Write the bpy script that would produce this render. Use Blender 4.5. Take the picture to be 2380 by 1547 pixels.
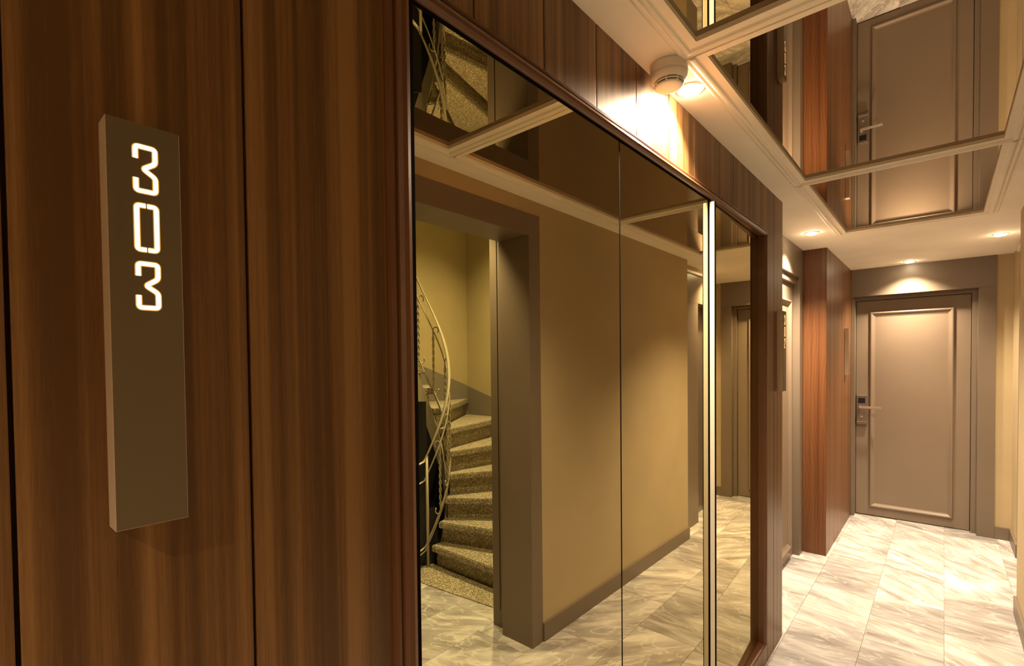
import bpy, bmesh, math, random
from mathutils import Vector, Matrix
random.seed(4)
for o in list(bpy.data.objects): bpy.data.objects.remove(o)
sc = bpy.context.scene
COL = sc.collection

# ------------------------------------------------------------------ camera
FPX, PX, PY, IW, IH = 1150.76, 1189.72, 865.58, 2380.0, 1547.0
cam_d = bpy.data.cameras.new('camera'); cam = bpy.data.objects.new('camera', cam_d); COL.objects.link(cam)
cam_d.sensor_fit = 'HORIZONTAL'; cam_d.sensor_width = 36.0; cam_d.lens = FPX*36.0/IW
cam_d.shift_x = (IW/2-PX)/IW; cam_d.shift_y = (PY-IH/2)/IW
cam_d.clip_start = 0.02; cam_d.clip_end = 60
Rv = (0.7535575, 0.6572979, -0.0105171); Uv = (-0.0061458, 0.0230418, 0.9997156); Fv = (-0.6573533, 0.7532786, -0.0214029)
m4 = Matrix.Identity(4)
for i in range(3):
    m4[i][0] = Rv[i]; m4[i][1] = Uv[i]; m4[i][2] = -Fv[i]
m4[0][3], m4[1][3], m4[2][3] = 0.644, 0.0, 1.48
cam.matrix_world = m4
sc.camera = cam

# ------------------------------------------------------------------ world, lights, exposure
w = bpy.data.worlds.new('world'); sc.world = w; w.use_nodes = True
w.node_tree.nodes['Background'].inputs[0].default_value = (1.0, 0.72, 0.42, 1)
w.node_tree.nodes['Background'].inputs[1].default_value = 0.0
sc.view_settings.view_transform = 'Standard'; sc.view_settings.look = 'None'
sc.view_settings.gamma = 1.0; sc.view_settings.use_curve_mapping = False
sc.view_settings.exposure = 1.5
cy = sc.cycles
cy.max_bounces = 14; cy.glossy_bounces = 10; cy.diffuse_bounces = 6; cy.transmission_bounces = 4
cy.caustics_reflective = True; cy.caustics_refractive = False
cy.sample_clamp_indirect = 4.0; cy.blur_glossy = 0.3
cy.use_denoising = True

H = 2.303
WARM = (1.0, 0.79, 0.55); STAIR = (1.0, 0.83, 0.46)
# (x, y, z, watts, cone deg, label)
LAMPS = [
 (0.058, 1.511, H, 70, 150, 'glaring recessed ceiling downlight beside the round smoke detector'),
 (-0.012, 3.748, H, 155, 120, 'glowing ceiling downlight at the left doorway beside the wooden pillar'),
 (0.925, 4.676, H, 85, 120, 'glowing ceiling downlight near the right wall of the corridor end'),
 (0.418, 5.437, H, 80, 120, 'glowing ceiling downlight right above the end door'),
 (0.60, -0.95, H, 75, 120, 'recessed ceiling downlight behind the camera position, before the nearest wood wall'),
 (1.38, 1.74, 2.43, 42, 125, 'recessed downlight on the stairwell soffit just inside the opening'),
 (1.95, 2.75, 3.35, 180, 110, 'recessed downlight high above the winding stair'),
]

# ------------------------------------------------------------------ materials
def mat(name):
    m = bpy.data.materials.new(name); m.use_nodes = True
    nt = m.node_tree; return m, nt, nt.nodes['Principled BSDF'], nt.nodes, nt.links
def N(nodes, t, **kw):
    n = nodes.new(t)
    for k, v in kw.items(): setattr(n, k, v)
    return n
def paint(name, col, rough=0.5, bump=0.0, scale=300, spec=0.4, metal=0.0, var=0.04):
    m, nt, b, ns, ln = mat(name)
    tc = N(ns, 'ShaderNodeNewGeometry')
    no = N(ns, 'ShaderNodeTexNoise'); no.inputs['Scale'].default_value = 3.0; no.inputs['Detail'].default_value = 3
    ln.new(tc.outputs['Position'], no.inputs['Vector'])
    r = N(ns, 'ShaderNodeValToRGB')
    r.color_ramp.elements[0].position = 0.3; r.color_ramp.elements[1].position = 0.7
    r.color_ramp.elements[0].color = [c*(1-var) for c in col]+[1]; r.color_ramp.elements[1].color = [min(1, c*(1+var)) for c in col]+[1]
    ln.new(no.outputs['Fac'], r.inputs['Fac']); ln.new(r.outputs['Color'], b.inputs['Base Color'])
    b.inputs['Roughness'].default_value = rough; b.inputs['Specular IOR Level'].default_value = spec; b.inputs['Metallic'].default_value = metal
    if bump:
        n2 = N(ns, 'ShaderNodeTexNoise'); n2.inputs['Scale'].default_value = scale; n2.inputs['Detail'].default_value = 2
        ln.new(tc.outputs['Position'], n2.inputs['Vector'])
        bp = N(ns, 'ShaderNodeBump'); bp.inputs['Strength'].default_value = bump; bp.inputs['Distance'].default_value = 0.001
        ln.new(n2.outputs['Fac'], bp.inputs['Height']); ln.new(bp.outputs['Normal'], b.inputs['Normal'])
    return m
def emis(name, col, s):
    m, nt, b, ns, ln = mat(name)
    b.inputs['Base Color'].default_value = (0.02, 0.02, 0.02, 1)
    b.inputs['Emission Color'].default_value = (*col, 1); b.inputs['Emission Strength'].default_value = s
    return m
def mirror(name, col, rough=0.0, edge=False):
    m, nt, b, ns, ln = mat(name)
    b.inputs['Metallic'].default_value = 1.0; b.inputs['Roughness'].default_value = rough
    no = N(ns, 'ShaderNodeTexNoise'); no.inputs['Scale'].default_value = 1.3
    r = N(ns, 'ShaderNodeValToRGB')
    r.color_ramp.elements[0].color = [c*0.985 for c in col]+[1]; r.color_ramp.elements[1].color = [*col, 1]
    ln.new(no.outputs['Fac'], r.inputs['Fac']); ln.new(r.outputs['Color'], b.inputs['Base Color'])
    b.inputs['Specular Tint'].default_value = (1, 1, 1, 1) if edge else (*col, 1)
    return m
def wood(name, cols, figured=False, rough=0.38):
    """walnut veneer, grain along Z in world space; per-object shift"""
    m, nt, b, ns, ln = mat(name)
    g = N(ns, 'ShaderNodeNewGeometry'); oi = N(ns, 'ShaderNodeObjectInfo')
    sx = N(ns, 'ShaderNodeSeparateXYZ'); ln.new(g.outputs['Position'], sx.inputs[0])
    ad = N(ns, 'ShaderNodeMath', operation='SUBTRACT'); ln.new(sx.outputs['Y'], ad.inputs[0]); ln.new(sx.outputs['X'], ad.inputs[1])
    mr = N(ns, 'ShaderNodeMath', operation='MULTIPLY'); ln.new(oi.outputs['Random'], mr.inputs[0]); mr.inputs[1].default_value = 37.0
    def vec(sy, sz):
        a = N(ns, 'ShaderNodeMath', operation='MULTIPLY'); ln.new(ad.outputs[0], a.inputs[0]); a.inputs[1].default_value = sy
        z = N(ns, 'ShaderNodeMath', operation='MULTIPLY'); ln.new(sx.outputs['Z'], z.inputs[0]); z.inputs[1].default_value = sz
        c = N(ns, 'ShaderNodeCombineXYZ'); ln.new(a.outputs[0], c.inputs[0]); ln.new(z.outputs[0], c.inputs[1]); ln.new(mr.outputs[0], c.inputs[2])
        return c
    n1 = N(ns, 'ShaderNodeTexNoise'); n1.inputs['Scale'].default_value = 1; n1.inputs['Detail'].default_value = 2.5; n1.inputs['Roughness'].default_value = .55
    if figured:
        # cathedral figure: warp the coordinate with a large soft noise, then rings
        nw = N(ns, 'ShaderNodeTexNoise'); nw.inputs['Scale'].default_value = 1; nw.inputs['Detail'].default_value = 1
        ln.new(vec(6, 2.2).outputs[0], nw.inputs['Vector'])
        wv = N(ns, 'ShaderNodeTexWave', wave_type='BANDS', bands_direction='X')
        wv.inputs['Scale'].default_value = 1.0; wv.inputs['Distortion'].default_value = 0.0
        c = vec(16, 0.0)
        mx = N(ns, 'ShaderNodeMath', operation='MULTIPLY_ADD'); ln.new(nw.outputs['Fac'], mx.inputs[0]); mx.inputs[1].default_value = 1.7
        ln.new(c.inputs[0].links[0].from_socket, mx.inputs[2]); ln.new(mx.outputs[0], c.inputs[0])
        ln.new(c.outputs[0], wv.inputs['Vector']); f1 = wv.outputs['Fac']
        ln.new(vec(55, .5).outputs[0], n1.inputs['Vector'])
        mm = N(ns, 'ShaderNodeMix'); mm.inputs[0].default_value = .88; ln.new(f1, mm.inputs[2]); ln.new(n1.outputs['Fac'], mm.inputs[3]); f1 = mm.outputs[0]
    else:
        ln.new(vec(30, .20).outputs[0], n1.inputs['Vector']); f1 = n1.outputs['Fac']
    n2 = N(ns, 'ShaderNodeTexNoise'); n2.inputs['Scale'].default_value = 1; n2.inputs['Detail'].default_value = 3
    ln.new(vec(190, 1.1).outputs[0], n2.inputs['Vector'])
    n3 = N(ns, 'ShaderNodeTexNoise'); n3.inputs['Scale'].default_value = 1; n3.inputs['Detail'].default_value = 2
    ln.new(vec(900, 28).outputs[0], n3.inputs['Vector'])
    mx1 = N(ns, 'ShaderNodeMix'); mx1.inputs[0].default_value = .24; ln.new(f1, mx1.inputs[2]); ln.new(n2.outputs['Fac'], mx1.inputs[3])
    mx2 = N(ns, 'ShaderNodeMix'); mx2.inputs[0].default_value = .12; ln.new(mx1.outputs[0], mx2.inputs[2]); ln.new(n3.outputs['Fac'], mx2.inputs[3])
    r = N(ns, 'ShaderNodeValToRGB'); r.color_ramp.elements.new(.5)
    for e, p, c in zip(r.color_ramp.elements, ((.40, .5, .60) if not figured else (.25, .5, .75)), cols): e.position = p; e.color = (*c, 1)
    ln.new(mx2.outputs[0], r.inputs['Fac']); ln.new(r.outputs['Color'], b.inputs['Base Color'])
    b.inputs['Roughness'].default_value = rough; b.inputs['Specular IOR Level'].default_value = .38
    bp = N(ns, 'ShaderNodeBump'); bp.inputs['Strength'].default_value = .06; bp.inputs['Distance'].default_value = .0006
    ln.new(n3.outputs['Fac'], bp.inputs['Height']); ln.new(bp.outputs['Normal'], b.inputs['Normal'])
    return m
def stone(name):
    m, nt, b, ns, ln = mat(name)
    g = N(ns, 'ShaderNodeNewGeometry'); oi = N(ns, 'ShaderNodeObjectInfo')
    mr = N(ns, 'ShaderNodeVectorMath', operation='SCALE'); mr.inputs[0].default_value = (13, 29, 41); ln.new(oi.outputs['Random'], mr.inputs['Scale'])
    av = N(ns, 'ShaderNodeVectorMath', operation='ADD'); ln.new(g.outputs['Position'], av.inputs[0]); ln.new(mr.outputs[0], av.inputs[1])
    # turn the drift of the veins a little per tile
    an = N(ns, 'ShaderNodeMath', operation='MULTIPLY_ADD'); ln.new(oi.outputs['Random'], an.inputs[0]); an.inputs[1].default_value = 1.5; an.inputs[2].default_value = -.2
    vr = N(ns, 'ShaderNodeVectorRotate', rotation_type='Z_AXIS'); ln.new(av.outputs[0], vr.inputs['Vector']); ln.new(an.outputs[0], vr.inputs['Angle'])
    mp = N(ns, 'ShaderNodeMapping'); mp.inputs['Scale'].default_value = (1.0, 2.6, 1.0); ln.new(vr.outputs[0], mp.inputs['Vector'])
    cl = N(ns, 'ShaderNodeTexNoise'); cl.inputs['Scale'].default_value = 1.9; cl.inputs['Detail'].default_value = 6; cl.inputs['Distortion'].default_value = 1.2
    ln.new(mp.outputs[0], cl.inputs['Vector'])
    r1 = N(ns, 'ShaderNodeValToRGB'); r1.color_ramp.elements.new(.5)
    for e, p, c in zip(r1.color_ramp.elements, (.32, .5, .68), ((.30, .28, .265), (.47, .445, .425), (.72, .69, .66))): e.position = p; e.color = (*c, 1)
    ln.new(cl.outputs['Fac'], r1.inputs['Fac'])
    # pale veins
    vn = N(ns, 'ShaderNodeTexNoise'); vn.inputs['Scale'].default_value = 2.6; vn.inputs['Detail'].default_value = 4; vn.inputs['Distortion'].default_value = 1.8
    ln.new(mp.outputs[0], vn.inputs['Vector'])
    rv = N(ns, 'ShaderNodeValToRGB'); rv.color_ramp.elements.new(.5)
    for e, p, c in zip(rv.color_ramp.elements, (.47, .5, .53), (0, 1, 0)): e.position = p; e.color = (c, c, c, 1)
    ln.new(vn.outputs['Fac'], rv.inputs['Fac'])
    vm = N(ns, 'ShaderNodeMath', operation='MULTIPLY'); ln.new(rv.outputs['Color'], vm.inputs[0]); vm.inputs[1].default_value = .6
    m1 = N(ns, 'ShaderNodeMix', data_type='RGBA'); ln.new(vm.outputs[0], m1.inputs[0]); ln.new(r1.outputs['Color'], m1.inputs[6]); m1.inputs[7].default_value = (.80, .76, .70, 1)
    # thin dark streaks
    st = N(ns, 'ShaderNodeTexNoise'); st.inputs['Scale'].default_value = 6; st.inputs['Detail'].default_value = 5; st.inputs['Distortion'].default_value = .8
    mp2 = N(ns, 'ShaderNodeMapping'); mp2.inputs['Scale'].default_value = (.7, 3.6, 1); ln.new(vr.outputs[0], mp2.inputs['Vector']); ln.new(mp2.outputs[0], st.inputs['Vector'])
    rs = N(ns, 'ShaderNodeValToRGB'); rs.color_ramp.elements[0].position = .3; rs.color_ramp.elements[1].position = .52
    rs.color_ramp.elements[0].color = (.72, .68, .64, 1); rs.color_ramp.elements[1].color = (1, 1, 1, 1); ln.new(st.outputs['Fac'], rs.inputs['Fac'])
    m2 = N(ns, 'ShaderNodeMix', data_type='RGBA', blend_type='MULTIPLY'); m2.inputs[0].default_value = 1; ln.new(m1.outputs[2], m2.inputs[6]); ln.new(rs.outputs['Color'], m2.inputs[7])
    # tile-to-tile tone
    tv = N(ns, 'ShaderNodeMapRange'); ln.new(oi.outputs['Random'], tv.inputs[0]); tv.inputs[3].default_value = .66; tv.inputs[4].default_value = 1.06
    m3 = N(ns, 'ShaderNodeVectorMath', operation='SCALE'); ln.new(m2.outputs[2], m3.inputs[0]); ln.new(tv.outputs[0], m3.inputs['Scale'])
    ln.new(m3.outputs[0], b.inputs['Base Color'])
    b.inputs['Roughness'].default_value = .32; b.inputs['Specular IOR Level'].default_value = .5
    return m
def terrazzo(name):
    m, nt, b, ns, ln = mat(name)
    g = N(ns, 'ShaderNodeNewGeometry')
    v = N(ns, 'ShaderNodeTexVoronoi'); v.inputs['Scale'].default_value = 190; ln.new(g.outputs['Position'], v.inputs['Vector'])
    se = N(ns, 'ShaderNodeSeparateColor'); ln.new(v.outputs['Color'], se.inputs[0])
    r = N(ns, 'ShaderNodeValToRGB'); r.color_ramp.interpolation = 'CONSTANT'
    r.color_ramp.elements.new(.3); r.color_ramp.elements.new(.62); r.color_ramp.elements.new(.84)
    for e, p, c in zip(r.color_ramp.elements, (0, .3, .62, .84), ((.13, .105, .062), (.24, .20, .125), (.36, .31, .20), (.60, .54, .40))): e.position = p; e.color = (*c, 1)
    ln.new(se.outputs[0], r.inputs['Fac']); ln.new(r.outputs['Color'], b.inputs['Base Color'])
    b.inputs['Roughness'].default_value = .45
    return m

M = {}
M['wood'] = wood('walnut_veneer', ((.105, .049, .017), (.190, .094, .033), (.285, .152, .058)))
M['wood_pillar'] = wood('walnut_pillar', ((.125, .052, .019), (.165, .071, .026), (.205, .092, .035)))
M['wood_end'] = wood('walnut_figured', ((.075, .026, .010), (.140, .054, .020), (.21, .087, .033)), True, .33)
M['wood_mould'] = paint('walnut_moulding', (.135, .056, .025), .27, 0, 0, .55, 0, .12)
M['groove'] = paint('groove_dark', (.05, .022, .009), .8)
M['casing'] = paint('taupe_paint', (.180, .138, .100), .40, .03, 500)
M['door'] = paint('taupe_door_paint', (.212, .158, .112), .36, .03, 500)
M['mustard'] = paint('mustard_plaster', (.47, .375, .225), .75, .05, 400, .25)
M['mustard_deep'] = paint('ochre_plaster', (.42, .345, .18), .75, .05, 400, .25)
M['ceil'] = paint('cream_ceiling', (.88, .82, .70), .8, .03, 400, .2)
M['trim'] = paint('cream_trim', (.84, .77, .65), .45, 0, 400, .4)
M['stone'] = stone('veined_stone'); M['grout'] = paint('grout', (.36, .32, .27), .9)
M['terr'] = terrazzo('terrazzo')
M['mir'] = mirror('bronze_mirror', (.74, .69, .52)); M['cmir'] = mirror('ceiling_mirror', (.42, .36, .28), 0.0, True)
M['black'] = paint('well_dark_black', (.012, .011, .009), .6)  # near-black put in for the dark under the stair
M['seal'] = paint('black_edge', (.008, .007, .006), .9, 0, 0, .05)
M['alu'] = paint('champagne_metal', (.90, .84, .72), .4)
M['steel'] = paint('satin_steel', (.27, .22, .18), .30, 0, 0, .5, .7)
M['chrome'] = paint('chrome', (.80, .74, .68), .22, 0, 0, .5, .85)
M['darkmetal'] = paint('lift_metal', (.30, .25, .20), .34, 0, 0, .5, .75)
M['sign'] = paint('sign_bronze', (.17, .135, .085), .38, 0, 0, .5, .35)
M['signedge'] = paint('sign_edge', (.60, .475, .355), .4)
M['led'] = emis('numeral_light', (1.0, .82, .46), 1.3)
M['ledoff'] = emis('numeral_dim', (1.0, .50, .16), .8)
M['ledrim'] = emis('numeral_glow_edge', (1.0, .46, .04), .26)
M['lamp'] = emis('lamp_face', (1.0, .80, .52), 40.0)
M['plastic'] = paint('ivory_plastic', (.74, .70, .64), .45)
M['slot'] = paint('slot_dark', (.05, .04, .035), .8)
M['iron'] = paint('painted_iron', (.42, .37, .26), .4, 0, 0, .5, .25)
M['string'] = paint('stair_side_paint', (.34, .29, .20), .55)
M['skirt'] = paint('stair_skirting', (.20, .17, .13), .5)
M['glass_black'] = paint('reader_window', (.012, .014, .02), .12)

# ------------------------------------------------------------------ helpers
def mesh_obj(name, bm, m, parent=None, smooth=False):
    me = bpy.data.meshes.new(name); bm.normal_update()
    bmesh.ops.recalc_face_normals(bm, faces=bm.faces[:]); bm.to_mesh(me); bm.free()
    me.materials.append(m)
    if smooth:
        for p in me.polygons: p.use_smooth = True
    o = bpy.data.objects.new(name, me); COL.objects.link(o)
    if parent is not None: o.parent = parent; o.matrix_parent_inverse = parent.matrix_world.inverted()
    return o
def add_box(bm, x0, x1, y0, y1, z0, z1):
    vs = [bm.verts.new(p) for p in ((x0,y0,z0),(x1,y0,z0),(x1,y1,z0),(x0,y1,z0),(x0,y0,z1),(x1,y0,z1),(x1,y1,z1),(x0,y1,z1))]
    for f in ((0,3,2,1),(4,5,6,7),(0,1,5,4),(1,2,6,5),(2,3,7,6),(3,0,4,7)): bm.faces.new([vs[i] for i in f])
    return vs
def box(name, x0, x1, y0, y1, z0, z1, m, parent=None, bev=0.0):
    bm = bmesh.new(); add_box(bm, x0, x1, y0, y1, z0, z1)
    if bev: bmesh.ops.bevel(bm, geom=bm.edges[:], offset=bev, segments=2, affect='EDGES', profile=.7)
    return mesh_obj(name, bm, m, parent)
def boxes(name, lst, m, parent=None):
    bm = bmesh.new()
    for b in lst: add_box(bm, *b)
    return mesh_obj(name, bm, m, parent)
def prism(name, pts, z0, z1, m, parent=None, bev=0.0):
    bm = bmesh.new()
    lo = [bm.verts.new((x, y, z0)) for x, y in pts]; hi = [bm.verts.new((x, y, z1)) for x, y in pts]
    bm.faces.new(lo[::-1]); bm.faces.new(hi); n = len(pts)
    for i in range(n): bm.faces.new((lo[i], lo[(i+1) % n], hi[(i+1) % n], hi[i]))
    if bev: bmesh.ops.bevel(bm, geom=bm.edges[:], offset=bev, segments=2, affect='EDGES')
    return mesh_obj(name, bm, m, parent)
def empty(name, loc, label=None, cat=None, kind=None, group=None, parent=None):
    o = bpy.data.objects.new(name, None); COL.objects.link(o); o.location = loc; o.empty_display_size = .05
    bpy.context.view_layer.update() if False else None
    o.matrix_world = Matrix.Translation(loc)
    tag(o, label, cat, kind, group); return o
def tag(o, label=None, cat=None, kind=None, group=None):
    if label: o['label'] = label
    if cat: o['category'] = cat
    if kind: o['kind'] = kind
    if group: o['group'] = group
    return o
def sweep_rect(P, a0, a1, b0, b1, prof, m, parent, names, which=(0, 1, 2, 3), smooth=False):
    """mitred frame on a plane: P(a,b,h) -> xyz; profile = (inset from the outer edge, height)"""
    out = []
    cs = lambda i: ((a0+i, b0+i), (a1-i, b0+i), (a1-i, b1-i), (a0+i, b1-i))
    for s in which:
        bm = bmesh.new(); e0 = []; e1 = []
        for i, h in prof:
            c = cs(i); p, q = c[s], c[(s+1) % 4]
            e0.append(bm.verts.new(P(p[0], p[1], h))); e1.append(bm.verts.new(P(q[0], q[1], h)))
        n = len(prof)
        for i in range(n): bm.faces.new((e0[i], e0[(i+1) % n], e1[(i+1) % n], e1[i]))
        bm.faces.new(e0); bm.faces.new(e1[::-1])
        out.append(mesh_obj(names[s], bm, m, parent, smooth))
    return out
def tube(bm, pts, r, n=8, flat=None):
    """round (or flat w x h) bar along points"""
    pts = [Vector(p) for p in pts]; rings = []
    for i, p in enumerate(pts):
        t = (pts[min(i+1, len(pts)-1)]-pts[max(i-1, 0)]).normalized()
        ref = Vector((0, 0, 1)) if abs(t.z) < .95 else Vector((1, 0, 0))
        s = t.cross(ref).normalized(); u = s.cross(t).normalized()
        ring = []
        for k in range(n):
            a = 2*math.pi*(k+.5)/n
            if flat: c, d = flat[0]*math.cos(a)*1.2, flat[1]*math.sin(a)*1.2
            else: c, d = r*math.cos(a), r*math.sin(a)
            ring.append(bm.verts.new(p+s*c+u*d))
        rings.append(ring)
    for a, b in zip(rings, rings[1:]):
        for k in range(n): bm.faces.new((a[k], a[(k+1) % n], b[(k+1) % n], b[k]))
    bm.faces.new(rings[0][::-1]); bm.faces.new(rings[-1])
def lathe(name, cx, cy, prof, m, parent=None, n=40, smooth=True):
    bm = bmesh.new(); rings = []
    for r, z in prof:
        rings.append([bm.verts.new((cx+r*math.cos(2*math.pi*k/n), cy+r*math.sin(2*math.pi*k/n), z)) for k in range(n)])
    for a, b in zip(rings, rings[1:]):
        for k in range(n): bm.faces.new((a[k], a[(k+1) % n], b[(k+1) % n], b[k]))
    bm.faces.new(rings[0]); bm.faces.new(rings[-1][::-1])
    o = mesh_obj(name, bm, m, parent)
    if smooth:
        for p in o.data.polygons: p.use_smooth = len(p.vertices) == 4
    return o

# ------------------------------------------------------------------ floor
YB, YE = -1.6, 5.80
floor = tag(box('floor', -.42, 3.12, YB, YE, -.05, -.004, M['grout']), 'veined grey and cream stone tile floor of the corridor', None, 'structure')
TW, TL = .3235, .645
bm = bmesh.new(); add_box(bm, -TW/2+.0007, TW/2-.0007, -TL/2+.0007, TL/2-.0007, -.004, 0)
bmesh.ops.bevel(bm, geom=[e for e in bm.edges if all(v.co.z > -.001 for v in e.verts)], offset=.0008, segments=1, affect='EDGES')
tile0 = mesh_obj('tile', bm, M['stone'], floor)
joint = {0: 3.121, 1: 3.164, 2: 2.205, 3: 2.55, 4: 2.03, 5: 1.74, 6: 2.2, 7: 2.0, 8: 2.4, -1: 3.5, -2: 3.2}
first = True
for j in range(-2, 8):
    x = .007+TW*(j+.5)
    lo, hi = (2.2, 5.85) if j == -1 else (2.2, 4.6) if j < 0 else (YB, 5.85) if j <= 3 else (.4, 2.3)
    k0 = math.floor((lo-joint[j])/TL)-1
    for k in range(k0, k0+16):
        y = joint[j]+TL*(k+.5)
        if y+TL/2 < lo or y-TL/2 > hi: continue
        if y-TL/2 < YB or y+TL/2 > YE+.3: continue
        if first: o = tile0; first = False
        else: o = tile0.copy(); COL.objects.link(o); o.parent = floor
        o.location = (x, y, 0)

# ------------------------------------------------------------------ left wall: backing, planks
MY0, MY1, MZ0, MZ1 = .448, 2.560, .095, 2.093           # outer rectangle of the mirror frame
XB = -.012
wall_left = empty('wall_left', (0, 0, 0), 'walnut plank wall along the left side of the corridor', None, 'structure')
boxes('backing', [(-.17, XB, YB, MY0+.02, 0, H), (-.17, XB, MY0+.02, MY1-.02, MZ1-.02, H), (-.17, XB, MY0+.02, MY1-.02, 0, MZ0+.02),
                  (-.17, XB, MY1-.02, 2.904, 0, H), (-.17, -.075, MY0+.02, MY1-.02, MZ0+.02, MZ1-.02)], M['groove'], wall_left)
G = [-1.420, -1.212, -1.004, -.796, -.588, -.377, -.169, .039, .247, .455, .644, .853, 1.064, 1.272, 1.488, 1.694, 1.911, 2.110, 2.322, 2.529, 2.736, 2.919]
gw = .0019
def plank(y0, y1, z0, z1, x0=XB, x1=0.0, parent=None):
    return box('plank', x0, x1, y0+gw, y1-gw, z0, z1, M['wood'], parent or wall_left, .0012)
for y0, y1 in zip(G, G[1:]):
    if y1 <= .46:
        plank(y0, min(y1, MY0+.006), 0, H)
    elif y0 < 2.52:
        a, b_ = max(y0, MY0-.006 if y0 < .46 else y0), y1
        plank(a, b_, MZ1-.012, H); plank(a, b_, 0, MZ0+.012)
        if y1 > MY1: plank(MY1-.012, y1, MZ0+.014, MZ1-.014)
    else:
        plank(y0, y1, 0, H)
# the return of the wood wall into the doorway
box('return_panel', -.166, XB-.0005, 2.9045, 2.9185, 0, H, M['wood'], wall_left, .002)

# ------------------------------------------------------------------ mirror frame and mirrors on the left wall
fr = empty('mirror_frame', (0, (MY0+MY1)/2, MZ0), 'dark walnut moulded frame around the tall wall mirrors', 'mirror frame')
prof = [(0, -.004), (0, .005), (.002, .010), (.006, .0125), (.010, .012), (.0125, .0085), (.014, .0085), (.016, .014), (.021, .0195), (.028, .022), (.034, .0205), (.038, .016), (.040, .010), (.040, -.06), (.02, -.06), (.02, -.004)]
PL = lambda a, b, h: (h, a, b)
sweep_rect(PL, MY0, MY1, MZ0, MZ1, prof, M['wood_mould'], fr, ['bottom_rail', 'right_stile', 'top_rail', 'left_stile'])
iy0, iy1, iz0, iz1 = MY0+.0405, MY1-.0405, MZ0+.0405, MZ1-.0405
XM = .0099
def leaf(name, y0, y1, label):
    o = box(name, XM-.006, XM, y0, y1, iz0+.002, iz1-.008, M['mir'])
    return tag(o, label, 'mirror', None, 'tall mirrors on the left wall')
m1 = leaf('wall_mirror', .4975, 1.1540, 'tall bronze-tinted wall mirror showing the winding stair, at the left stile of its frame')
m2 = leaf('wall_mirror', 1.1600, 1.800, 'tall bronze-tinted wall mirror showing the plain ochre wall, with pale metal edge strip')
box('edge_seal', XM-.006, XM+.0006, .4888, .4972, iz0+.002, iz1-.001, M['seal'], m1)
box('top_seal', XM-.006, XM+.0004, .4975, 1.1555, iz1-.0078, iz1-.001, M['seal'], m1)
box('joint_strip', XM-.006, XM+.0002, 1.1542, 1.1598, iz0+.002, iz1-.001, M['seal'], m2)
box('top_seal', XM-.006, XM+.0004, 1.1585, 1.800, iz1-.0078, iz1-.001, M['seal'], m2)
es = box('edge_strip', XM+.0035, .0295, 1.8005, 1.8080, iz0+.001, iz1-.012, M['alu'], m2, .0008); es['label'] = 'pale champagne metal edge strip'
box('strip_base', XM-.006, XM+.0034, 1.8003, 1.8085, iz0+.001, iz1-.001, M['seal'], m2)
box('strip_lip', .0296, .0320, 1.8003, 1.8100, iz0+.001, iz1-.012, M['seal'], m2)
# right leaf stands slightly ajar: hinged at its near edge, far edge set back
A = .0301
bm = bmesh.new(); add_box(bm, -.006, 0, 0, iy1-1.8105, iz0+.003, iz1-.004)
m3 = mesh_obj('wall_mirror', bm, M['mir']); m3.location = (.006+.0004, 1.8100, 0); m3.rotation_euler = (0, 0, A)
tag(m3, 'narrow tall bronze-tinted wall mirror showing the end door, standing slightly ajar', 'mirror', None, 'tall mirrors on the left wall')

# ------------------------------------------------------------------ ceiling, bays with mirrors
ceiling = empty('ceiling', (0, 0, H), 'cream painted corridor ceiling', None, 'structure')
RX0, RX1 = .137, .833            # openings of the mirror bays in the ceiling plate
BY = [(.025, 1.311), (1.346, 2.642), (2.677, 3.895)]
CX0, CX1 = -.19, 1.32
pl = [(CX0, RX0, YB, YE, H, H+.05), (RX1, CX1, YB, YE, H, H+.05), (RX0, RX1, YB, BY[0][0], H, H+.05), (RX0, RX1, BY[2][1], YE, H, H+.05),
      (RX0, RX1, BY[0][1], BY[1][0], H, H+.05), (RX0, RX1, BY[1][1], BY[2][0], H, H+.05)]
boxes('plaster', pl, M['ceil'], ceiling)
PC = lambda a, b, h: (a, b, H-h)
cp = [(-.038, -.002), (-.038, .003), (-.034, .006), (-.029, .0075), (-.024, .0055), (-.021, .0055), (-.019, .009), (-.014, .0125), (-.008, .0135), (-.004, .012), (-.001, .0085), (.002, .007), (.0235, .007), (.0235, -.006), (0, -.006), (0, -.002)]
lab = ['nearest ceiling mirror, level with the foot of the stair opening', 'middle ceiling mirror, right of the smoke detector, showing the end door', 'farthest ceiling mirror, smallest strip above the corridor end']
panels = [(.160, .809, .048, 1.287), (.160, .809, 1.370, 2.618), (.160, .809, 2.696, 3.872)]
for i, ((y0, y1), p) in enumerate(zip(BY, panels)):
    o = box('ceiling_mirror', p[0]-.012, p[1]+.012, p[2]-.012, p[3]+.012, H+.0065, H+.012, M['cmir'])
    tag(o, lab[i], 'mirror', None, 'mirrors set in the ceiling')
    t = empty('trim_%d' % (i+1), ((RX0+RX1)/2, (y0+y1)/2, H), None, None, 'structure')
    t['label'] = 'cream stepped moulding around the ' + lab[i].split(',')[0]
    sweep_rect(PC, p[0]-.0235, p[1]+.0235, p[2]-.0235, p[3]+.0235, cp, M['trim'], t, ['moulding']*4, (1, 2, 3) if i else (0, 1, 2, 3))
    if i:   # side mouldings run straight up to the bar of the bay before
        for c in t.children:
            for v in c.data.vertices:
                if v.co.y < p[2]+.03: v.co.y = BY[i-1][1]+.0385
    if i:   # plain near edge of this bay: the moulding belongs to the bay before it
        box('moulding', p[0]+.0002, p[1]-.0002, BY[i-1][1]+.0385, p[2], H-.0068, H+.006, M['trim'], t)

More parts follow.
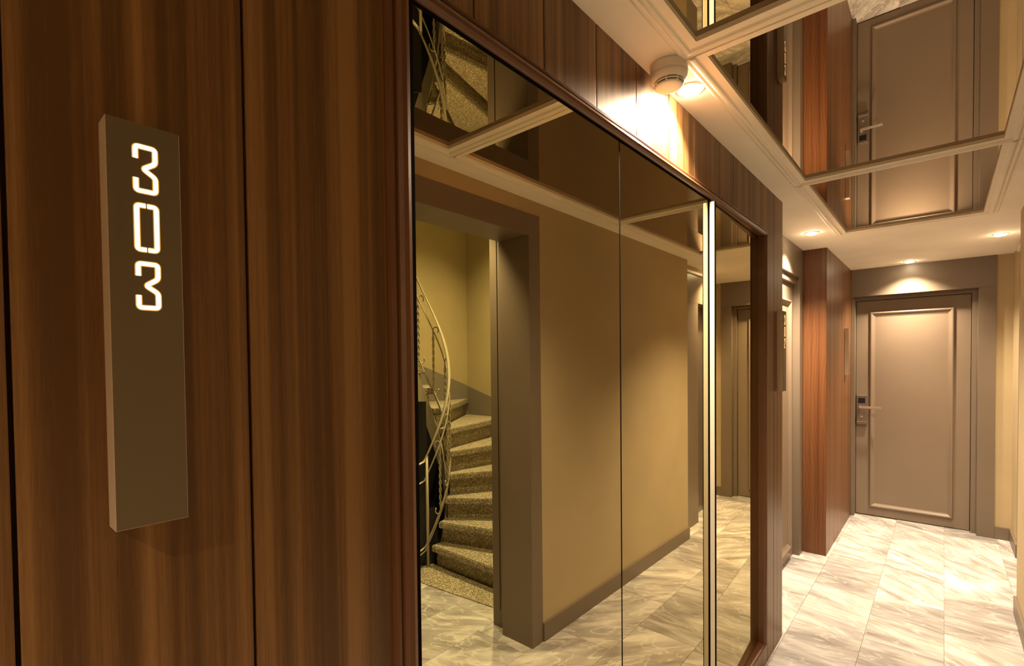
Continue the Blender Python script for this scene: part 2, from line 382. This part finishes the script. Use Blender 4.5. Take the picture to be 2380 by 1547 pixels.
# ------------------------------------------------------------------ downlights
for i, (x, y, z, wt, cone, lb) in enumerate(LAMPS):
    t = empty('downlight', (x, y, z), lb, 'downlight', None, None)
    lathe('trim_ring', x, y, [(.030, z-.0005), (.0305, z-.003), (.036, z-.0035), (.041, z-.0025), (.042, z), (.030, z)][:5], M['trim'], t, 32)
    lathe('lamp_face', x, y, [(.0300, z-.0008), (.0300, z-.0070), (.0280, z-.0100), (.022, z-.0120), (.010, z-.0130)], M['lamp'], t, 28, False)
    ld = bpy.data.lights.new('spot', 'SPOT'); ld.energy = wt; ld.color = STAIR if i > 4 else WARM; ld.spot_size = math.radians(cone); ld.spot_blend = 1.0; ld.shadow_soft_size = .024
    lo = bpy.data.objects.new('spot', ld); COL.objects.link(lo); lo.location = (x, y, z-.018)
    if i == 0: lo.rotation_euler = (math.radians(-16), 0, 0); ld.spot_blend = 1.0

# ------------------------------------------------------------------ smoke detector
dx, dy = .060, 1.350
sd = empty('smoke_detector', (dx, dy, H), 'round ivory smoke detector on the ceiling beside the glaring downlight', 'smoke detector')
lathe('base', dx, dy, [(.0500, H), (.0505, H-.006), (.0505, H-.024), (.0490, H-.027)], M['plastic'], sd)
lathe('collar', dx, dy, [(.0485, H-.0271), (.0500, H-.030), (.0490, H-.036), (.0440, H-.044), (.0405, H-.047)], M['plastic'], sd)
lathe('vent_core', dx, dy, [(.0370, H-.0465), (.0370, H-.0600)], M['slot'], sd)
lathe('vent_ring', dx, dy, [(.0330, H-.0500), (.0405, H-.0500), (.0400, H-.0535), (.0330, H-.0535)], M['plastic'], sd)
for k in range(8):
    a = 2*math.pi*(k+.3)/8; ca, sa = math.cos(a), math.sin(a)
    bm = bmesh.new(); add_box(bm, .034, .0402, -.0022, .0022, -.058, -.0465)
    bm.transform(Matrix.Translation((dx, dy, H)) @ Matrix.Rotation(a, 4, 'Z')); mesh_obj('vent_rib', bm, M['plastic'], sd)
lathe('cap', dx, dy, [(.0385, H-.0570), (.0375, H-.0595), (.0320, H-.0628), (.0190, H-.0646), (.0050, H-.0650)], M['plastic'], sd)

# ------------------------------------------------------------------ door helper parts
dprof = [(0, -.001), (0, .009), (.003, .016), (.009, .0195), (.015, .0185), (.030, .0070), (.038, .0030), (.042, .0028), (.042, -.001)]
# end wall with its door
YC, YD = 5.590, 5.705
wall_end = tag(boxes('wall_end', [(.9, 1.32, 5.604, 5.80, 0, H), (-.42, .9, 5.76, 5.80, 0, H), (-.42, -.014, 5.604, 5.76, 0, H)], M['mustard']), 'ochre plaster wall at the corridor end, right of the door', None, 'structure')
d1 = empty('door_1', (.42, YD, 0), 'taupe panelled room door at the corridor end', None, 'structure')
box('casing_header', -.0125, .962, YC, 5.605, 2.0515, H, M['casing'], d1, .001)
box('casing_stile', .8545, .962, YC+.0008, 5.604, 0, 2.0505, M['casing'], d1, .001)
box('casing_stile', -.0125, -.0075, YC+.0008, 5.604, 0, 2.0505, M['casing'], d1)
box('jamb', -.0125, .0135, 5.6045, 5.758, 0, 2.0505, M['casing'], d1)
box('jamb',   .8190, .8990, 5.6600, 5.758, 0, 2.0505, M['casing'], d1, .001)
box('jamb', .8545, .8990, 5.6045, 5.6598, 0, 2.0505, M['casing'], d1)
box('head', .0137, .8188, 5.672, 5.758, 2.0195, 2.0505, M['casing'], d1)
boxes('head_lining', [(-.0125, .899, 5.6055, 5.758, 2.0520, 2.10)], M['casing'], d1)
lf = box('door_leaf', .0165, .8155, YD, YD+.045, .006, 2.0155, M['door'], d1, .0015)
PD = lambda a, b, h: (a, YD-h, b)
sweep_rect(PD, .122, .710, .085, 1.909, dprof, M['door'], lf, ['panel_moulding']*4)
# lock with card reader and lever
lk = box('lock_case', .0210, .1040, YD-.022, YD-.0002, .858, 1.140, M['steel'], lf, .004)
box('card_reader', .0335, .0890, YD-.0232, YD-.0222, 1.058, 1.108, M['glass_black'], d1)
bm = bmesh.new(); add_box(bm, .0440, .0600, YD-.062, YD-.0222, 1.0110, 1.0330); add_box(bm, .0440, .2130, YD-.074, YD-.0622, 1.0110, 1.0330)
bmesh.ops.bevel(bm, geom=bm.edges[:], offset=.003, segments=2, affect='EDGES'); mesh_obj('lever_handle', bm, M['chrome'], d1)
box('lock_trim', .0235, .1015, YD-.0238, YD-.0222, .878, .884, M['chrome'], d1)
box('lock_trim', .0235, .1015, YD-.0238, YD-.0222, 1.126, 1.133, M['chrome'], d1)
bm = bmesh.new(); bmesh.ops.create_cone(bm, cap_ends=True, segments=20, radius1=.009, radius2=.009, depth=.003)
bm.transform(Matrix.Translation((.062, YD-.0238, .930)) @ Matrix.Rotation(math.pi/2, 4, 'X')); mesh_obj('key_cover', bm, M['chrome'], d1)

# ------------------------------------------------------------------ doorway recess on the left and the pillar
XQ = -.167
d2 = empty('door_2', (XQ, 3.75, 0), 'taupe panelled room door recessed on the left before the wooden pillar', None, 'structure')
box('casing_header', -.42, XQ, 2.919, 4.3115, 2.0855, H, M['casing'], d2, .001)
box('casing_stile', -.42, XQ, 4.2000, 4.3115, 0, 2.085, M['casing'], d2, .001)
box('casing_stile', -.42, XQ, 2.919, 3.300, 0, 2.085, M['casing'], d2, .001)
box('head', -.42, XQ-.022, 3.3005, 4.1995, 2.036, 2.085, M['casing'], d2, .001)
lf2 = box('door_leaf', -.262, -.212, 3.304, 4.196, .006, 2.0345, M['door'], d2, .0015)
PD2 = lambda a, b, h: (-.212+h, a, b)
sweep_rect(PD2, 3.420, 4.080, .085, 1.909, dprof, M['door'], lf2, ['panel_moulding']*4)
tag(boxes('wall_recess', [(-.46, -.4205, 2.90, 5.60, 0, H)], M['mustard']), None, None, 'structure')

pil = empty('pillar', (-.09, 4.95, 0), 'walnut clad pillar between the two room doors', 'pillar')
boxes('core', [(-.42, -.026, 4.328, 5.588, 0, H)], M['groove'], pil)
f = box('end_panel', -.166, -.0135, 4.3125, 4.327, 0, H-.0005, M['wood_end'], pil, .0012); f['label'] = 'reddish figured walnut end panel'
ys = [4.3280, 4.455, 4.655, 4.852, 5.058, 5.265, 5.468, 5.588]
for a, b_ in zip(ys, ys[1:]):
    box('plank', -.0255, -.0135, a+.0019, b_-.0019, 0, H-.0005, M['wood_pillar'], pil, .0012)

# ------------------------------------------------------------------ right wall: bump wall, recess with a lift door
W1, W2, Y2 = .967, 1.060, 4.026
tag(boxes('wall_right', [(W1, 1.17, 2.050, Y2, 0, H), (W1, 1.17, YB, .93, 0, H), (W1, 1.17, .93, 2.050, 2.128, H)], M['mustard']), 'plain ochre plaster wall on the right, beside the stair opening', None, 'structure')
tag(box('baseboard_right', W1-.012, W1-.0003, 2.0505, Y2+.012, 0, .100, M['casing'], None, .002), 'taupe baseboard under the right ochre wall', None, 'structure')
tag(box('baseboard_corner', W1, W2-.0003, Y2+.0003, Y2+.012, 0, .100, M['casing'], None, .002), 'short taupe baseboard on the corner of the right wall', None, 'structure').name = 'trim_4'
tag(boxes('wall_recess_right', [(W2, 1.32, Y2-.2, 4.10, 0, H), (W2, 1.32, 5.143, 5.604, 0, H), (W2, 1.32, 4.10, 5.143, 2.262, H)], M['mustard']), None, None, 'structure')
d3 = empty('door_3', (W2, 4.62, 0), 'taupe doorway with dark metal leaf set in the right wall recess', None, 'structure')
box('casing_stile', W2-.006, 1.30, 4.1005, 4.490, 0, 1.990, M['casing'], d3, .001)
box('casing_stile', W2-.006, 1.30, 5.020, 5.1425, 0, 1.990, M['casing'], d3, .001)
box('casing_header', W2-.006, 1.30, 4.1005, 5.1425, 1.991, 2.240, M['casing'], d3, .001)
box('cornice', W2-.022, 1.30, 4.1005, 5.1425, 2.2405, 2.2615, M['trim'], d3, .002)
lf3 = box('door_leaf', 1.165, 1.205, 4.4905, 5.0195, .004, 1.9905, M['darkmetal'], d3, .001)
box('meeting_strip', 1.1630, 1.1648, 4.750, 4.760, .01, 1.985, M['seal'], d3)
tag(box('baseboard_recess', W2-.012, W2-.0003, 5.1435, 5.5915, 0, .100, M['casing'], None, .002), None, None, 'structure').name = 'trim_5'
tag(box('baseboard_end', .9625, W2-.0125, 5.592, 5.6035, 0, .100, M['casing'], None, .002), 'taupe baseboard right of the end door', None, 'structure')

# stair opening lining
op = empty('trim_6', (1.05, 1.96, 0), 'taupe lining of the wide opening to the stair', None, 'structure')
box('casing_stile', W1-.0035, 1.172, 1.9600, 2.0495, 0, 2.1225, M['casing'], op, .001)
box('casing_header', W1-.0035, 1.172, .840, 2.0495, 2.1230, 2.2320, M['casing'], op, .001)
box('casing_stile', W1-.0035, 1.172, .840, .930, 0, 2.1225, M['casing'], op, .001)
box('inner_stile', 1.1725, 1.285, 2.0080, 2.0495, 0, 2.70, M['casing'], op, .001)
box('inner_bead', 1.1860, 1.200, 2.0010, 2.0078, .10, 2.70, M['casing'], op, .001)
box('inner_bead', 1.2300, 1.240, 2.0030, 2.0078, .10, 2.70, M['casing'], op, .001)

# ------------------------------------------------------------------ stairwell shell
SX0, SX1, SY0, SY1, SZ = 1.30, 3.00, .30, 3.47, 3.40
boxes_ = [(1.172, 1.30, 2.0500, 3.60, 0, SZ), (1.172, 1.30, YB, .93, 0, SZ), (1.172, 1.30, .93, 2.0500, 2.70, SZ)]
tag(boxes('wall_stair_near', boxes_, M['mustard_deep']), None, None, 'structure')
tag(boxes('wall_stair_back', [(1.30, 3.12, SY1, 3.60, 0, SZ)], M['mustard_deep']), 'ochre back wall of the stairwell', None, 'structure')
tag(boxes('wall_stair_far', [(SX1, 3.12, SY0, SY1, 0, SZ)], M['mustard_deep']), 'ochre far wall of the stairwell', None, 'structure')
tag(boxes('wall_stair_front', [(1.30, 3.12, .18, SY0, 0, SZ)], M['mustard_deep']), None, None, 'structure')
tag(boxes('ceiling_stair', [(1.172, 3.12, .18, 3.60, SZ, SZ+.05)], M['ceil']), None, None, 'structure')
tag(boxes('ceiling_soffit', [(1.3005, 2.0, .3005, 2.006, 2.43, 2.50)], M['ceil']), 'cream soffit just inside the stair opening', None, 'structure')
tag(boxes('wall_behind', [(-.17, 1.17, YB-.1, YB, 0, H)], M['mustard']), None, None, 'structure')
# sloping skirting boards
def quadboard(name, pts, thick, m):
    bm = bmesh.new(); a = [bm.verts.new(p) for p in pts]; b_ = [bm.verts.new(Vector(p)+Vector(thick)) for p in pts]
    bm.faces.new(a); bm.faces.new(b_[::-1]); n = len(pts)
    for i in range(n): bm.faces.new((a[i], a[(i+1) % n], b_[(i+1) % n], b_[i]))
    return tag(mesh_obj(name, bm, m), None, None, 'structure')
q = quadboard('baseboard_stair_back', [(1.31, SY1-.001, .30), (2.985, SY1-.001, .80), (2.985, SY1-.001, 1.245), (1.31, SY1-.001, .745)], (0, -.012, 0), M['skirt']); q['label'] = 'sloping taupe skirting on the back wall of the stairwell'
q = quadboard('baseboard_stair_far', [(SX1-.001, SY1-.002, .80), (SX1-.001, 2.2, 1.30), (SX1-.001, 2.2, 1.70), (SX1-.001, SY1-.002, 1.245)], (-.012, 0, 0), M['skirt']); q['label'] = 'sloping taupe skirting on the far wall of the stairwell'

# ------------------------------------------------------------------ winding stair
C0 = Vector((2.33, 2.38)); RISE = .16; OFF = .09; TIN = .165
ANG = [180, 163, 143, 120, 98, 76, 55, 35, 15, -5, -25, -45]
def nline(deg, back):
    d = Vector((math.cos(math.radians(deg)), math.sin(math.radians(deg)))); r90 = Vector((-d.y, d.x))
    return C0+r90*(OFF-back), d
def clip_out(p, d):
    t = 9
    for v, dv, lo, hi in ((p.x, d.x, SX0+.01, SX1-.014), (p.y, d.y, SY0+.9, SY1-.014)):
        if dv > 1e-6: t = min(t, (hi-v)/dv)
        elif dv < -1e-6: t = min(t, (lo-v)/dv)
    return p+d*t
st = empty('staircase', (2.33, 2.38, 0), 'winding speckled terrazzo staircase seen through the wall mirror', 'staircase')
corners = [Vector((SX0+.01, SY1-.014)), Vector((SX1-.014, SY1-.014))]
for k, a in enumerate(ANG):
    z = RISE*(k+1); an = ANG[k+1] if k+1 < len(ANG) else a-20
    p0, d0 = nline(a, 0); p1, d1_ = nline(an, .07)
    o0, o1 = clip_out(p0, d0), clip_out(p1, d1_)
    poly = [p0+d0*TIN, o0]
    for c in corners:
        ca = math.degrees(math.atan2(c.y-C0.y, c.x-C0.x)); a0 = math.degrees(math.atan2(o0.y-C0.y, o0.x-C0.x)); a1 = math.degrees(math.atan2(o1.y-C0.y, o1.x-C0.x))
        if a0 < 0 and a > 90: a0 += 360
        if a1 < ca < a0: poly.append(c)
    poly += [o1, p1+d1_*TIN]
    prism('tread', [tuple(v) for v in poly], z-.046, z, M['terr'], st, .006)
    pr, dr = nline(a, .045); pr2, dr2 = nline(a, .075)
    e0, e1 = clip_out(pr, dr), clip_out(pr2, dr2)
    prism('riser', [tuple(pr+dr*(TIN+.01)), tuple(e0), tuple(e1), tuple(pr2+dr2*(TIN+.01))], max(z-RISE, .005), z-.047, M['terr'], st)
prism('landing', [(1.302, 2.155), (1.77, 2.10), (2.03, 2.075), (2.19, 2.17), (2.20, 2.33), (1.302, 2.33)], .0005, .006, M['terr'], st)
def tz(deg):       # height of the stair at an angle
    return RISE*((180-deg)/20.0+1)
# pale side board following the inner ends of the steps
bm = bmesh.new(); prev = None
for i in range(0, 56):
    dg = 190-i*4.5; a = math.radians(dg); t = tz(dg)
    r0, r1 = .150, .166
    zt = max(.02, t-.03); zb_ = max(.01, t-.27)
    vs = [bm.verts.new((C0.x+r*math.cos(a), C0.y+r*math.sin(a), zz)) for r, zz in ((r0, zb_), (r1, zb_), (r1, zt), (r0, zt))]
    if prev:
        for j in range(4): bm.faces.new((prev[j], prev[(j+1) % 4], vs[(j+1) % 4], vs[j]))
    else: bm.faces.new(vs)
    prev = vs
bm.faces.new(prev[::-1]); mesh_obj('side_board', bm, M['string'], st)
# black panel round the well, standing in for the dark under the upper flight
bm = bmesh.new(); prev = None
for i in range(0, 73):
    dg = 215-i*5; a = math.radians(dg); t = tz(dg)
    zt = max(.42, t-.272) if dg > -62 else 1.2
    vs = [bm.verts.new((C0.x+r*math.cos(a), C0.y+r*math.sin(a), zz)) for r, zz in ((.138, .002), (.148, .002), (.148, zt), (.138, zt))]
    if dg < 190 and dg > 118:
        for v in vs[2:]: v.co.z = max(.02, min(zt, t-.05))
    if prev:
        for j in range(4): bm.faces.new((prev[j], prev[(j+1) % 4], vs[(j+1) % 4], vs[j]))
    else: bm.faces.new(vs)
    prev = vs
bm.faces.new(prev[::-1]); o = mesh_obj('well_dark_panel', bm, M['black'], st); o['label'] = 'black panel standing for the dark below the side board'

# ------------------------------------------------------------------ iron railing round the stair well
rl = st
RR = .185
def hel(deg, off, r=RR): a = math.radians(deg); return (C0.x+r*math.cos(a), C0.y+r*math.sin(a), off+(215-deg)*.0069)
def rail(name, off, flat, d0=222, d1=-60):
    bm = bmesh.new(); pts = [hel(d0-(d0-d1)*i/70, off) for i in range(71)]
    h = pts[0]; pts = [(h[0]-.02, h[1]-.07, h[2]-.012), (h[0]-.008, h[1]-.03, h[2]-.006)]+pts
    tube(bm, pts, .008, 8, flat); return mesh_obj(name, bm, M['iron'], rl, True)
rl = rail('handrail', .82, (.011, .005)); rl['label'] = 'pale iron handrail curving up beside the steps'; rail('middle_rail', .68, (.006, .0045)); rail('lower_rail', .20, (.006, .0045)); rail('lower_rail', .172, (.005, .0035))
bm = bmesh.new(); p = hel(216, 0); tube(bm, [(p[0], p[1], .007), (p[0], p[1], .35), (p[0], p[1], .812)], .011, 10); mesh_obj('newel_post', bm, M['iron'], rl, True)
for dg in (185, 158, 128, 98, 62, 26, -12, -48):
    p0 = Vector(hel(dg, .20)); p1 = Vector(hel(dg, .68)); bm = bmesh.new()
    for s in (0, math.pi):          # two strands twisted together
        pts = []
        for i in range(33):
            t = i/32; a = s+t*9*math.pi; rr = .006 if .08 < t < .92 else .002
            pts.append(p0.lerp(p1, t)+Vector((rr*math.cos(a), rr*math.sin(a), 0)))
        tube(bm, pts, .005, 6)
    mesh_obj('baluster', bm, M['iron'], rl, True)
    for base, sg in ((p1, 1), (p0, -1)):     # scroll at each end
        bm = bmesh.new(); tn = Vector((-math.sin(math.radians(dg)), math.cos(math.radians(dg)), 0))
        tube(bm, [base+tn*(.022*(1-math.cos(t)))*1.0+Vector((0, 0, sg*.026*math.sin(t))) for t in [i*math.pi*1.25/12 for i in range(13)]], .005, 6)
        mesh_obj('scroll', bm, M['iron'], rl, True)

# ------------------------------------------------------------------ room number signs
def sign(y0, y1, z0, z1, label, digits, lit=True):
    t = empty('room_sign', (0, (y0+y1)/2, z0), label, 'room sign')
    bo = box('body', .0003, .0290, y0, y1, z0, z1, M['signedge'], t, .0012)
    box('face', .0292, .0302, y0+.0007, y1-.0007, z0+.0009, z1-.0007, M['sign'], t, .0004)
    for ch, zc in digits: numeral(ch, y0+.5*(y1-y0)+.0005, zc, t, lit)
    return t
def stroke(bm, pts, wd, x0, x1, closed=False):
    """flat ribbon of constant width along a polyline in the (y,z) plane, mitred"""
    P2 = [Vector(p) for p in pts]; n = len(P2); L = []; Rr = []
    for i in range(n):
        a = P2[i-1] if (i > 0 or closed) else None; c = P2[(i+1) % n] if (i < n-1 or closed) else None
        d1 = (P2[i]-a).normalized() if a is not None else None; d2 = (c-P2[i]).normalized() if c is not None else None
        d1 = d1 or d2; d2 = d2 or d1
        n1 = Vector((-d1.y, d1.x)); n2 = Vector((-d2.y, d2.x)); mm = (n1+n2).normalized(); s = min(1/max(mm.dot(n1), .35), 2.2)
        L.append(P2[i]+mm*wd/2*s); Rr.append(P2[i]-mm*wd/2*s)
    V = [[bm.verts.new((x, v.x, v.y)) for v in side] for x in (x0, x1) for side in (L, Rr)]
    rng = range(n if closed else n-1)
    for i in rng:
        j = (i+1) % n
        for a, b_ in ((V[0], V[1]), (V[1], V[3]), (V[3], V[2]), (V[2], V[0])): bm.faces.new((a[i], a[j], b_[j], b_[i]))
    if not closed:
        bm.faces.new((V[0][0], V[1][0], V[3][0], V[2][0])); bm.faces.new((V[0][-1], V[2][-1], V[3][-1], V[1][-1]))
def rnd(pts, r, closed=False, seg=4):
    out = []; n = len(pts)
    for i, p in enumerate(pts):
        if not closed and i in (0, n-1): out.append(p); continue
        a, c, p_ = Vector(pts[i-1]), Vector(pts[(i+1) % n]), Vector(p)
        q0 = p_+(a-p_).normalized()*r; q1 = p_+(c-p_).normalized()*r
        for s in range(seg+1):
            t = s/seg; out.append(tuple(q0*(1-t)**2+p_*2*t*(1-t)+q1*t*t))
    return out
def numeral(ch, yc, zc, parent, lit):
    wv, hv, sw = .0166, .0445, .0040
    l, r, t, b_, m_ = yc-wv/2, yc+wv/2, zc+hv/2, zc-hv/2, zc
    if ch == '3':
        runs = [(rnd([(l, t-.0125), (l, t), (r, t), (r, m_+.0075), (l+.0062, m_+.0002), (r, m_-.0070), (r, b_), (l, b_), (l, b_+.0125)], .0030), False)]
        rr = runs
    elif ch == '0':
        g = .0006; c = yc
        runs = [(rnd([(c-g, t), (l, t), (l, b_), (c-g, b_)], .0030), False), (rnd([(c+g, t), (r, t), (r, b_), (c+g, b_)], .0030), False)]
    else:
        runs = [(rnd([(l, t-.0125), (l, t), (r, t), (r, m_+.006), (l, m_-.010), (l, b_), (r, b_)], .0030), False)]
    bm = bmesh.new()
    for p, cl in runs: stroke(bm, p, sw+.0019, .0303, .0304, cl)
    mesh_obj('numeral_halo', bm, M['ledrim'] if lit else M['sign'], parent)
    bm = bmesh.new()
    for p, cl in runs: stroke(bm, p, sw, .0303, .0307, cl)
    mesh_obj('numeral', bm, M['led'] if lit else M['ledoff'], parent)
sign(.1075, .1700, 1.3160, 1.7250, 'bronze room sign with glowing numerals 303 on the near walnut wall', [('3', 1.6795), ('0', 1.6203), ('3', 1.5615)])
sign(2.796, 2.860, 1.3160, 1.7250, 'bronze room sign at the far end of the walnut wall, seen edge-on', [('3', 1.6795), ('0', 1.6203), ('2', 1.5615)], False)
s3 = sign(5.190, 5.254, 1.3360, 1.7440, 'bronze room sign on the wooden pillar beside the end door, seen edge-on', [])
s3.location.x = -.0133
